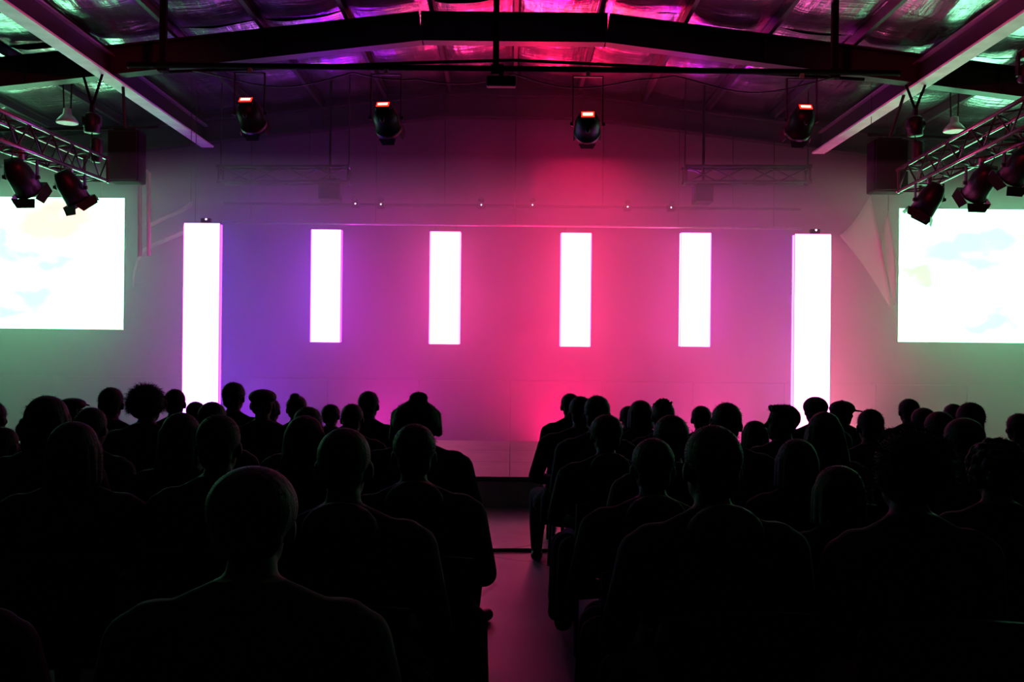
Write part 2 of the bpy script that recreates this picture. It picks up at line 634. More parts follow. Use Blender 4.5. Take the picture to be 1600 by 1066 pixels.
# tie rod in the roof that droops from the centre post
tie = []
for i in range(25):
    x = -4.6 + 9.2 * i / 24
    tie.append((x, 12.6, 5.42 - 0.035 * abs(x) ** 1.15))
tag(MB().tube(tie, 0.022, 8).build('tie_rod', M['black_paint'], None, True), 'slim dark tie rod arching behind the lamp pipe', 'rod')
b = thing('junction_box', 'black box fixed where the middle post meets the lamp pipe', 'box', at(783, 128, 11.84))
MB().bbox((0, 0, 0), (0.36, 0.12, 0.13), 0.012).build('case', M['black_metal'], b)
MB().box((0, -0.07, 0), (0.3, 0.015, 0.09)).build('cover', M['black_paint'], b)
MB().box((0, 0.03, 0.14), (0.06, 0.06, 0.16)).build('bracket', M['black_paint'], b)


# ------------------------------------------------------------------ stage
SY0, SY1, SZ = 9.77, 13.85, 0.31
st = bpy.data.objects.new('stage', None)
COL.objects.link(st)
tag(st, 'low dark stage platform at the end of the aisle', 'stage')
MB().box((0, (SY0 + SY1) / 2, SZ / 2 - 0.03), (15.0, SY1 - SY0 - 0.06, SZ - 0.06)).build('substructure', M['skirt'], st)
nxp, nyp = 12, 3
for i in range(nxp):
    for j in range(nyp):
        wx, wy = 15.0 / nxp, (SY1 - SY0) / nyp
        MB().bbox((-7.5 + (i + 0.5) * wx, SY0 + (j + 0.5) * wy, SZ - 0.02), (wx - 0.006, wy - 0.006, 0.04), 0.003).build('deck_panel', M['deck'], st)
for i in range(12):
    w0 = 15.0 / 12
    mb = MB()
    n = 14
    top, bot = [], []
    for q in range(n + 1):
        x = -7.5 + (i + q / n) * w0
        dy = 0.012 * math.sin(q / n * math.pi * 6)
        top.append(V((x, SY0 - 0.02 + dy, SZ - 0.045)))
        bot.append(V((x, SY0 - 0.03 + dy * 1.5, 0.004)))
    mb.add(top + bot, [(q, q + 1, n + 2 + q, n + 1 + q) for q in range(n)])
    mb.build('skirt_drape', M['skirt'], st)

lw = bpy.data.objects.new('trim_1', None)
COL.objects.link(lw)
struct(lw, 'row of plain panels covering the foot of the rear wall', 'panelling')
for i in range(14):
    MB().bbox((-11.5 + (i + 0.5) * 23 / 14, 17.285, 0.545), (23 / 14 - 0.005, 0.03, 1.09), 0.004).build('panel', M['panel'], lw)

for (x, ax, pw, col) in ADDED_WASH:
    area('added_wash_light', (x, 14.2, 0.14), (ax, 17.3, 1.9), 0.9, 0.25, pw, col, 85)  # added light source without any lamp body

# ------------------------------------------------------------------ LED columns
def led_column(px, ptop, d, zb, front, left, right, rear, label, hung):
    top = at(px, ptop, d)
    base_z = zb if not hung else at(px, zb, d).z
    W, Dp = (0.517 if hung else 0.50), 0.09
    Ht = top.z - base_z
    root = thing('led_column', label, 'light column', (top.x, d, base_z), 'glowing light columns')
    n = 6 if not hung else 4
    MB().bbox((0, 0.045, Ht / 2), (W + 0.012, Dp, Ht + 0.012), 0.004).build('housing', M['black_metal'], root)
    mf = emit('led_front', front, 1, 0.05)
    for i in range(n):
        MB().bbox((0, -0.006, (i + 0.5) * Ht / n), (W, 0.012, Ht / n - 0.001), 0.0004).build('led_tile', mf, root)
    for sx, c in ((-1, left), (1, right)):
        MB().box((sx * (W / 2 + 0.009), 0.045, Ht / 2), (0.006, 0.07, Ht * 0.99)).build('added_edge_glow', emit('halo_edge', c, 2.5, 0.05), root)  # glowing strip added to throw the coloured side halo
    MB().box((0, 0.096, Ht / 2), (W * 0.8, 0.008, Ht * 0.96)).build('added_rear_glow', emit('halo_rear', rear, 0.9 if hung else 0.5, 0.05), root)  # glowing panel added to cast a halo on the rear wall
    if hung:
        for sx in (-1, 1):
            MB().tube([(sx * 0.18, 0.045, Ht), (sx * 0.18, 0.045, BAR_Z - base_z)], 0.006, 6).build('hanging_cable', M['cable'], root)
    else:
        MB().bbox((0, 0.08, -0.02), (0.7, 0.5, 0.03), 0.005).build('base_plate', M['black_metal'], root)
        MB().bbox((0.04, 0.045, Ht + 0.045), (0.14, 0.06, 0.06), 0.006).build('power_unit', M['black_metal'], root)
        MB().ell((0.05, 0.01, Ht + 0.06), (0.013, 0.008, 0.013), 8).build('indicator', M['white_led'], root)
    return root


M['white_led'] = emit('white_led', (1.0, 0.8, 1.0), 6, 0.05)
BAR_Y = 16.85
BAR_Z = at(798, 352, BAR_Y).z
K = 1.0
led_column(316, 349, 13.6, SZ + 0.035, (4.5 * K, 1.4 * K, 7 * K), (14, 0.4, 7), (1.6, 0.1, 18), (2, 0.2, 12),
           'tall glowing white light column beside the left screen, standing on the stage', False)
led_column(1270, 366, 13.6, SZ + 0.035, (8 * K, 1.42 * K, 4.5 * K), (6, 0.3, 16), (30, 2.4, 8), (10, 1.0, 6),
           'tall glowing white light column beside the right screen, standing on the stage', False)
led_column(510, 359, BAR_Y, 535, (5 * K, 1.42 * K, 7 * K), (2, 0.1, 16), (9, 0.1, 9), (5, 0.1, 14),
           'short hanging light column with purple halo, next to the tall left one', True)
led_column(696, 362, BAR_Y, 538, (11 * K, 1.42 * K, 3.5 * K), (14, 0.6, 8), (14, 0.6, 5), (16, 0.7, 6),
           'short hanging light column with pink halo, second of the short four', True)
led_column(900.5, 364, BAR_Y, 542, (14 * K, 1.42 * K, 2.8 * K), (16, 0.4, 3), (16, 0.4, 3), (18, 0.5, 3.5),
           'short hanging light column with the reddest halo, third of the short four', True)
led_column(1087.5, 364, BAR_Y, 542, (9 * K, 1.42 * K, 4.5 * K), (13, 1.0, 6), (8, 0.3, 12), (13, 0.8, 6),
           'short hanging light column with violet halo, next to the tall right one', True)

bar = thing('hanging_bar', 'slim dark bar from which the short light columns hang', 'bar', (0, BAR_Y + 0.045, BAR_Z))
MB().tube([(-5.1, 0, 0), (5.1, 0, 0)], 0.022, 8).build('tube', M['zinc'], bar, True)
for x in (-4.6, -2.4, 0.05, 2.93, 4.6):
    MB().tube([(x, 0, 0), (x, 0, roof_z(x) - 0.1 - BAR_Z)], 0.008, 6).build('suspension_cable', M['cable'], bar)
BAR2 = at(798, 322, 17.0).z
bar = thing('cross_bar', 'dark upper bar with tiny lit indicators above the short columns', 'bar', (0, 17.0, BAR2))
MB().tube([(-5.1, 0, 0), (5.1, 0, 0)], 0.026, 8).build('tube', M['black_metal'], bar, True)
for x in (-3.6, -1.2, 1.6, 3.9):
    MB().tube([(x, 0, 0), (x, 0, roof_z(x) - 0.1 - BAR2)], 0.008, 6).build('suspension_cable', M['cable'], bar)
for k, (px, py) in enumerate(((555, 318), (595, 319), (752, 320), (832, 320), (981, 323), (1049, 324))):
    p = at(px, py, 16.9)
    b = thing('uplight', 'small black uplight with lit dot and added beam, %s from left on upper bar' % ('first', 'second', 'third', 'fourth', 'fifth', 'sixth')[k], 'stage lamp', p, 'uplights on the upper bar')
    MB().bbox((0, 0.06, -0.02), (0.13, 0.09, 0.1), 0.008).build('case', M['black_metal'], b)
    MB().ell((0, 0.008, 0), (0.012, 0.01, 0.012), 8).build('indicator', M['white_led'], b)
    pw, col, aim = UP[k]
    src = p + V((0, 0.06, 0.08))
    dirv = (V(aim) - src).normalized()
    MB().lathe([(-0.05, 0.045), (0.03, 0.05), (0.05, 0.055), (0.05, 0.047), (0.03, 0.045)], (0, 0.06, 0.06), dirv, 14).build('lamp_head', M['black_metal'], b, True)
    l = bpy.data.lights.new('added_uplight_beam', 'SPOT')  # beam added to throw colour onto the roof foil
    l.energy, l.color = pw, col
    l.spot_size, l.spot_blend, l.shadow_soft_size = math.radians(80), 0.9, 0.05
    lo = bpy.data.objects.new('added_uplight_beam', l)
    COL.objects.link(lo)
    lo.location = src + dirv * 0.10
    lo.rotation_euler = dirv.to_track_quat('-Z', 'Y').to_euler()


# ------------------------------------------------------------------ projection screens
def screen(cx, cz, y, W, Ht, m, label):
    root = thing('projection_screen', label, 'screen', (cx, y, cz))
    o = MB().box((0, 0, 0), (W, 0.012, Ht)).build('picture', m, root)
    t = 0.012
    for sx in (-1, 1):
        MB().bbox((sx * (W / 2 + t / 2), 0.01, 0), (t, 0.05, Ht + 2 * t), 0.006).build('frame_side', M['black_metal'], root)
        MB().bbox((0, 0.01, sx * (Ht / 2 + t / 2)), (W, 0.05, t), 0.006).build('frame_rail', M['black_metal'], root)
        MB().tube([(sx * W * 0.4, 0.03, Ht / 2 + t), (sx * W * 0.4, 0.03, roof_z(cx) - 0.2 - cz)], 0.008, 6).build('suspension_cable', M['cable'], root)
    MB().box((0, 0.02, 0), (W, 0.01, Ht)).build('backing', M['black_paint'], root)
    return root


SG = (2.8, 11.5, 5.6)
SCR = 16.2
a, b = at(195, 310, SCR), at(197, 515, SCR)
Wd = 4.1
screen(a.x - Wd / 2, (a.z + b.z) / 2, SCR, Wd, a.z - b.z,
       screen_mat('picture_left', SG, [(0.70, 0.82, 0.30, 0.5, (1.6, 0.96, 0.88)), (0.50, 0.60, 0.16, 0.9, (0.86, 1.4, 1.2)), (0.70, 0.48, 0.12, 0.6, (0.9, 1.4, 1.3)), (0.55, 0.17, 0.17, 0.5, (0.88, 1.4, 1.2))]),
       'overexposed pale projection screen at the left edge of the hall')
a, b = at(1405, 326, SCR), at(1408, 534, SCR)
screen(a.x + Wd / 2, (a.z + b.z) / 2, SCR, Wd, a.z - b.z,
       screen_mat('picture_right', SG, [(0.11, 0.50, 0.12, 0.9, (0.96, 1.3, 0.80)), (0.28, 0.68, 0.22, 0.5, (0.88, 1.4, 1.2)), (0.55, 0.82, 0.2, 0.8, (1.6, 0.96, 0.84)), (0.42, 0.16, 0.22, 0.4, (0.9, 1.35, 1.2))]),
       'overexposed pale projection screen at the right edge of the hall')


# ------------------------------------------------------------------ stretched fabric sails
def sail(pts, label, bow=0.16):
    """three-cornered stretched cloth with edges curving inwards, a few millimetres thick"""
    A, B, C = [V(p) for p in pts]
    cen = (A + B + C) / 3
    n = 14
    grid, vs = {}, []
    for i in range(n + 1):
        for j in range(n + 1 - i):
            u, v = i / n, j / n
            wv = 1 - u - v
            p = A * u + B * v + C * wv
            pull = 4 * (u * v * (1 - wv) + v * wv * (1 - u) + u * wv * (1 - v)) * bow
            p = p.lerp(cen, min(pull, 0.9) * (1 - 27 * u * v * wv * 0.8))
            p.y += 0.5 * (u * v - u * wv)
            grid[i, j] = len(vs)
            vs.append(p)
    fs = []
    for i in range(n):
        for j in range(n - i):
            fs.append((grid[i, j], grid[i + 1, j], grid[i, j + 1]))
            if j < n - i - 1:
                fs.append((grid[i + 1, j], grid[i + 1, j + 1], grid[i, j + 1]))
    o = MB().add(vs, fs).build('fabric_sail', M['lycra'], None, True)
    md = o.modifiers.new('thickness', 'SOLIDIFY')
    md.thickness = 0.004
    MB().tube([A, (A.x, A.y, roof_z(A.x) - 0.05)], 0.005, 5).build('cord', M['cable'], o)
    return tag(o, label, 'fabric', 'stretched fabric sails')


sail([at(1360, 306, 14.6), at(1312, 368, 15.2), at(1394, 486, 14.4)], 'pale stretched fabric sail fanning out between the tall right column and right screen')
sail([at(1388, 330, 14.3), at(1379, 400, 14.6), at(1398, 478, 14.2)], 'narrow pale fabric sail hanging beside the right screen edge', 0.1)


def ribbon(pts, wid, label):
    """edge band of a stretched sail: a curved strip of cloth with real thickness"""
    mb = MB()
    rg = []
    for q in pts:
        rg.append([q + V((0, 0, wid)), q + V((0.03, 0.006, wid)), q + V((0.03, 0.006, -wid)), q + V((0, 0, -wid))])
    o = tag(mb.loft(rg).build('fabric_band', M['lycra'], None, True), label, 'fabric', 'stretched fabric sails')
    e = pts[-1]
    MB().tube([e, (e.x, e.y, roof_z(e.x) - 0.05)], 0.005, 5).build('cord', M['cable'], o)
    return o


ribbon([at(206, 446, 14.9), at(208, 425, 14.9), at(214, 405, 14.9), at(224, 391, 14.92), at(240, 382, 14.95), at(262, 373, 15.0), at(290, 361, 15.1), at(305, 352, 15.2)], 0.03,
       'thin pale fabric band curving from the left screen to the tall left column')
ribbon([at(233, 352, 14.95), at(250, 343, 15.0), at(268, 335, 15.05), at(286, 327, 15.1), at(298, 318, 15.2)], 0.03,
       'short pale fabric band above the shoulder of the tall left column')
for (x0, x1, label) in ((214, 223, 'pale slim pole hanging beside the left screen'), (229, 236, 'second pale hanging pole, farther from the left screen')):
    xm = (x0 + x1) / 2
    a, p, q = at(207, 268, 13.5), at(xm, 268, 13.72), at(xm, 400, 13.72)
    tag(MB().tube([a, (a.x, p.y, p.z), p + V((-0.03, 0, 0)), p + V((0, 0, -0.03)), q], 0.03, 10).build('sail_pole', M['lycra'], None, True), label, 'pole')



# ------------------------------------------------------------------ lamps
def yoke_parts(root, rad, up, tilt_axis_x=True):
    mb = MB()
    for sx in (-1, 1):
        mb.box((sx * (rad + 0.02), 0, up / 2), (0.012, 0.045, up + 0.06))
    mb.box((0, 0, up + 0.03), (2 * rad + 0.052, 0.045, 0.012))
    mb.build('yoke', M['black_metal'], root)
    for sx in (-1, 1):
        MB().lathe([(-0.02, 0.02), (0.015, 0.024), (0.02, 0.01)], (sx * (rad + 0.034), 0, 0), (sx, 0, 0), 10).build('tilt_knob', M['black_metal'], root)
    MB().bbox((0, 0, up + 0.09), (0.05, 0.05, 0.12), 0.006).build('clamp', M['zinc'], root)


def led_par(px, py, beam, label):
    """LED par can hung from the pipe, seen from behind: display panel glowing red"""
    p = at(px, py, PIPE_Y)
    root = thing('par_lamp', label, 'stage lamp', p, 'lamps on the front pipe')
    pw, col, ax, az, cone = beam
    dirv = (V((ax, 17.2, az)) - p).normalized()
    R = 0.155
    prof = [(-0.17, 0.03), (-0.165, 0.075), (-0.12, 0.125), (-0.03, R), (0.14, R), (0.145, R + 0.012), (0.20, R + 0.012), (0.20, R - 0.01)]
    MB().lathe(prof, (0, 0, 0), dirv, 22).build('body', M['black_metal'], root, True)
    MB().lathe([(0.185, R - 0.012), (0.19, R - 0.02), (0.193, 0.01)], (0, 0, 0), dirv, 20).build('lens', M['lens'], root)
    up = PIPE_Z - p.z - 0.12
    yoke_parts(root, R + 0.01, up)
    q = dirv.to_track_quat('Y', 'Z').to_matrix()
    MB().bbox(q @ V((0, -0.165, 0.015)), (0.18, 0.05, 0.12), 0.008, q).build('control_panel', M['black_metal'], root)
    MB().bbox(q @ V((0.0, -0.194, 0.015)), (0.16, 0.008, 0.075), 0.002, q).build('display', M['red_display'], root)
    MB().box(q @ V((0.0, -0.1985, 0.015)), (0.12, 0.004, 0.035), q).build('display_digits', M['red_digits'], root)
    for s3 in range(4):
        a = s3 * math.pi / 2
        c = V((math.cos(a), 0, math.sin(a)))
        t = V((-math.sin(a), 0, math.cos(a)))
        poly = [c * R + t * -0.11 + V((0, 0.20, 0)), c * R + t * 0.11 + V((0, 0.20, 0)), c * (R + 0.015) + t * 0.075 + V((0, 0.29, 0)), c * (R + 0.015) + t * -0.075 + V((0, 0.29, 0))]
        MB().prism([q @ v for v in poly], (q @ c) * 0.004).build('barn_door', M['black_metal'], root)
    MB().ell(q @ V((0.0, -0.10, -0.14)), (0.03, 0.03, 0.05), 10).build('rear_knob', M['black_metal'], root)
    l = bpy.data.lights.new('par_beam', 'SPOT')
    l.energy = pw
    l.color = col
    l.spot_size = math.radians(cone)
    l.spot_blend = 1.0
    l.shadow_soft_size = 0.13
    o = bpy.data.objects.new('par_beam', l)
    COL.objects.link(o)
    o.location = p + dirv * 0.33
    o.rotation_euler = dirv.to_track_quat('-Z', 'Y').to_euler()
    return root


M['red_display'] = emit('red_display', (1.0, 0.015, 0.008), 3.0)
M['red_digits'] = emit('red_digits', (1.0, 0.25, 0.15), 12)
led_par(390, 177, PIPE_BEAM[0], 'black stage lamp with red display, outermost left on the pipe')
led_par(603, 184, PIPE_BEAM[1], 'black stage lamp with red display, second from left on the pipe')
led_par(918, 194, PIPE_BEAM[2], 'black stage lamp with red display, hanging lowest, right of the middle post')
led_par(1252, 188, PIPE_BEAM[3], 'black stage lamp with red display, outermost right on the pipe')


def par_can(px, py, d, ztop, dirv, label, R=0.15, L=0.36, doors=True):
    p = at(px, py, d)
    root = thing('par_can', label, 'stage lamp', p, 'lamps under the side trusses')
    dirv = V(dirv).normalized()
    MB().lathe([(-L * 0.62, 0.02), (-L * 0.6, R * 0.55), (-L * 0.45, R * 0.75), (-L * 0.2, R * 0.95), (L * 0.5, R), (L * 0.5, R * 0.93), (L * 0.42, R * 0.9)], (0, 0, 0), dirv, 18).build('body', M['black_metal'], root, True)
    MB().lathe([(L * 0.38, R * 0.92), (L * 0.40, R * 0.85), (L * 0.43, 0.01)], (0, 0, 0), dirv, 18).build('lens', M['lens'], root, True)
    yoke_parts(root, R + 0.008, max(ztop - p.z - 0.1, 0.10))
    q = dirv.to_track_quat('Y', 'Z').to_matrix()
    if doors:
        MB().lathe([(L * 0.50, R * 0.94), (L * 0.50, R * 1.05), (L * 0.53, R * 1.05), (L * 0.53, R * 0.94), (L * 0.50, R * 0.94)], (0, 0, 0), dirv, 18).build('filter_frame', M['black_metal'], root)
        for s3 in range(4):
            a = s3 * math.pi / 2
            c = V((math.cos(a), 0, math.sin(a)))
            t = V((-math.sin(a), 0, math.cos(a)))
            y0 = L * 0.52
            poly = [c * R + t * -R + V((0, y0, 0)), c * R + t * R + V((0, y0, 0)), c * R * 1.25 + t * R * 0.75 + V((0, y0 + 0.10, 0)), c * R * 1.25 + t * -R * 0.75 + V((0, y0 + 0.10, 0))]
            MB().prism([q @ v for v in poly], (q @ c) * 0.004).build('barn_door', M['black_metal'], root)
    e = q @ V((0, -L * 0.6, 0))
    MB().tube([e, e + V((0.03, -0.05, 0.1)), e + V((0.06, 0.0, 0.24)), V((0.05, 0.03, ztop - p.z))], 0.007, 6).build('lead', M['cable'], root, True)
    return root


# ------------------------------------------------------------------ trusses
def truss(p0, p1, size, label, cell=0.29, roll=0.0, mat_c=None):
    """box truss; p0, p1 are the middle of its section at each end"""
    p0, p1 = V(p0), V(p1)
    mc = mat_c or M['aluminium']
    root = thing('lighting_truss', label, 'truss', p0)
    d = (p1 - p0)
    L = d.length
    dn = d.normalized()
    up = V((0, 0, 1))
    up = (up - up.dot(dn) * dn).normalized()
    s = dn.cross(up)
    h = size / 2
    cor = [s * a + up * b for a, b in ((-h, -h), (h, -h), (h, h), (-h, h))]
    for c in cor:
        MB().tube([c, c + d], 0.024, 10).build('chord', mc, root, True)
    n = int(L / cell)
    for k in range(4):
        a, b = cor[k], cor[(k + 1) % 4]
        for i in range(n):
            t0, t1 = i / n, (i + 1) / n
            q0, q1 = (a, b) if (i + k) % 2 == 0 else (b, a)
            MB().tube([q0 + d * t0, q1 + d * t1], 0.011, 6).build('brace', M['black_metal'], root, True)
    for t in (0, 1):
        mb = MB()
        for k in range(4):
            mb.tube([cor[k] + d * t, cor[(k + 1) % 4] + d * t], 0.018, 6)
        for c in cor:
            mb.lathe([(-0.03, 0.03), (0.03, 0.03)], c + d * t, dn, 10)
        mb.build('end_frame', mc, root)
    return root


tl0, tl1 = at(-178, 132, 8.1), at(150, 265, 13.0)
truss(tl0, tl1, 0.30, 'silver box truss with red-lit tubes, hung over the left side')
tr0, tr1 = at(1708, 132, 8.9), at(1421, 282, 13.1)
truss(tr0, tr1, 0.30, 'silver box truss with red-lit tubes, hung over the right side')


def on_line(p0, p1, y):
    t = (y - p0.y) / (p1.y - p0.y)
    return p0.lerp(p1, t)


for (px, py, y, dirv, label) in (
        (33, 277, 10.8, (0.12, 0.75, -0.7), 'black par lamp under the left truss, nearest the frame edge'),
        (110, 293, 11.9, (0.35, 0.45, -0.8), 'black par lamp under the left truss, nearer its free end')):
    par_can(px, py, y, on_line(tl0, tl1, y).z - 0.15, dirv, label)
for (px, py, y, dirv, label) in (
        (1452, 312, 12.3, (-0.45, 0.25, -0.85), 'black par lamp under the right truss, tilted, nearest its free end'),
        (1533, 286, 11.3, (-0.1, 0.75, -0.7), 'black par lamp under the right truss, second from its free end'),
        (1594, 258, 10.7, (-0.2, 0.6, -0.6), 'black par lamp under the right truss, cut by the frame edge')):
    par_can(px, py, y, on_line(tr0, tr1, y).z - 0.15, dirv, label)


def hoist(px, py, d, ztop, zbot, label):
    """chain hoist: V bridle from the beam, motor body, chain and hook down to the truss"""
    p = at(px, py, d)
    root = thing('chain_hoist', label, 'hoist', p)
    MB().lathe([(-0.14, 0.05), (-0.13, 0.10), (0.10, 0.10), (0.13, 0.06)], (0, 0, 0), (0, 0, 1), 16).build('motor_housing', M['black_metal'], root, True)
    MB().lathe([(-0.12, 0.03), (-0.11, 0.075), (0.11, 0.075), (0.12, 0.03)], (0, 0, 0.02), (1, 0.2, 0), 14).build('end_cover', M['black_metal'], root, True)
    for sx in (-1, 1):
        MB().tube([(0, 0, 0.22), (sx * 0.13, 0, ztop - p.z)], 0.018, 8).build('bridle_strap', M['black_paint'], root)
    MB().box((0, 0, 0.18), (0.05, 0.05, 0.12)).build('hook_block', M['black_metal'], root)
    mb = MB()
    zb = zbot - p.z
    k = max(3, int((-0.14 - zb) / 0.05))
    for i in range(k):
        z = -0.14 + (zb + 0.14) * (i + 0.5) / k
        mb.box((0, 0, z), (0.022 if i % 2 else 0.008, 0.008 if i % 2 else 0.022, 0.06))
    mb.build('chain', M['black_metal'], root)
    MB().lathe([(0, 0.05), (0.02, 0.075), (0.30, 0.075), (0.32, 0.06)], (0.05, 0.03, -0.52), (0, 0, 1), 12).build('chain_bag', M['cable'], root, True)
    return root


hoist(144, 192, 12.8, 5.24, on_line(tl0, tl1, 12.8).z + 0.16, 'black chain hoist holding up the left truss')
hoist(1430, 197, 12.9, 5.24, on_line(tr0, tr1, 12.9).z + 0.16, 'black chain hoist holding up the right truss')


def speaker(x0, y0, x1, y1, d, label):
    a, b = at(x0, y0, d), at(x1, y1, d)
    W, Ht = b.x - a.x, a.z - b.z
    c = (a + b) / 2
    root = thing('hanging_speaker', label, 'speaker', (c.x, d, c.z))
    MB().bbox((0, 0.16, 0), (W, 0.30, Ht), 0.015).build('cabinet', M['black_paint'], root)
    MB().bbox((0, -0.004, 0), (W * 0.92, 0.02, Ht * 0.95), 0.004).build('grille', M['black_metal'], root)
    MB().box((0, 0.1, Ht / 2 + 0.02), (W * 0.7, 0.06, 0.03)).build('bracket', M['black_metal'], root)
    MB().tube([(0, 0.1, Ht / 2), (math.copysign(5.45, c.x) - c.x if d < 14 else 0, 0.1, 5.245 - c.z if d < 14 else roof_z(c.x) - 0.15 - c.z)], 0.022, 8).build('drop_pole', M['black_metal'], root)
    return root


speaker(167, 202, 215, 283, 13.3, 'black loudspeaker box hanging just above the left screen corner')
speaker(1367, 217, 1420, 299, 13.3, 'black loudspeaker box hanging just above the right screen corner')
speaker(1086, 287, 1115, 316, 15.6, 'small dim box hanging from the upstage truss, above the short column with violet halo')
speaker(497, 280, 530, 312, 15.6, 'small dim box hanging from the upstage truss, above the purple short column')
for (x0, x1, nm) in ((345, 545, 'left'), (1070, 1262, 'right')):
    a, b = at(x0, 274, 15.7), at(x1, 274, 15.7)
    r = truss((a.x, 15.7, a.z), (b.x, 15.7, b.z), 0.25, 'dim truss at the %s rear of the stage, nearly lost in haze' % nm, 0.5, 0, M['black_metal'])
    for q in (a, b):
        MB().tube([(q.x - a.x, 0, q.z - a.z), (q.x - a.x, 0, roof_z(q.x) - 0.03 - a.z)], 0.012, 6).build('suspension_cable', M['cable'], r)


def bay_lamp(px, py, d, label):
    p = at(px, py, d)
    root = thing('bay_lamp', label, 'ceiling lamp', p, 'unlit dome lamps')
    MB().lathe([(0.0, 0.15), (0.03, 0.14), (0.08, 0.10), (0.12, 0.06), (0.2, 0.05), (0.21, 0.02)], (0, 0, 0), (0, 0, 1), 18).build('dome_shade', M['zinc'], root, True)
    MB().lathe([(-0.006, 0.145), (0.004, 0.148)], (0, 0, 0), (0, 0, 1), 18).build('diffuser', M['lit_pale_steel'], root)
    for sx in (-1, 1):
        MB().tube([(sx * 0.05, 0, 0.2), (sx * 0.07, 0, roof_z(p.x) - 0.06 - p.z)], 0.012, 6).build('bracket_arm', M['black_metal'], root)
    return root


bay_lamp(105, 192, 13.6, 'unlit dome lamp under the green-lit roof at left')
bay_lamp(1491, 205, 13.6, 'unlit dome lamp under the green-lit roof at right')
for sx, nm in ((-1, 'left'), (1, 'right')):
    z = roof_z(8) - 0.62
    o = MB().tube([(0, 0, 0), (-sx * 4.0, 0, 0.12)], 0.028, 8).build('conduit_pipe', M['black_paint'], None, True, (sx * 9.4, 14.6, z - 0.1))
    tag(o, 'thin dark pipe crossing the roof bay above the %s screen' % nm, 'pipe')
p = at(1597, 100, 10.2)
hl = thing('moving_lamp', 'black lamp at the upper right frame edge, above the right truss', 'stage lamp', p)
MB().bbox((0.05, 0, 0.10), (0.16, 0.14, 0.10), 0.015).build('base', M['black_metal'], hl)
MB().lathe([(-0.1, 0.05), (-0.08, 0.08), (0.08, 0.08), (0.1, 0.06)], (0.05, 0, -0.10), (0, 0.4, -1), 14).build('head', M['black_metal'], hl, True)
for sx in (-1, 1):
    MB().box((0.05 + sx * 0.095, 0, -0.02), (0.02, 0.06, 0.22)).build('arm', M['black_metal'], hl)
MB().tube([(0.05, 0, 0.15), (0.05, 0, 5.24 - p.z)], 0.02, 8).build('drop_pole', M['black_metal'], hl)

# cable taped across the aisle floor
pts = [(-2.6 + 0.1 * i, 7.72 + 0.03 * math.sin(i * 0.5) - 0.006 * i, 0.012) for i in range(54)]
tag(MB().tube(pts, 0.014, 6).build('floor_cable', M['cable'], None, True), 'black cable lying across the aisle floor', 'cable')


# ------------------------------------------------------------------ audience
HC = V((0, -0.01, 1.20))


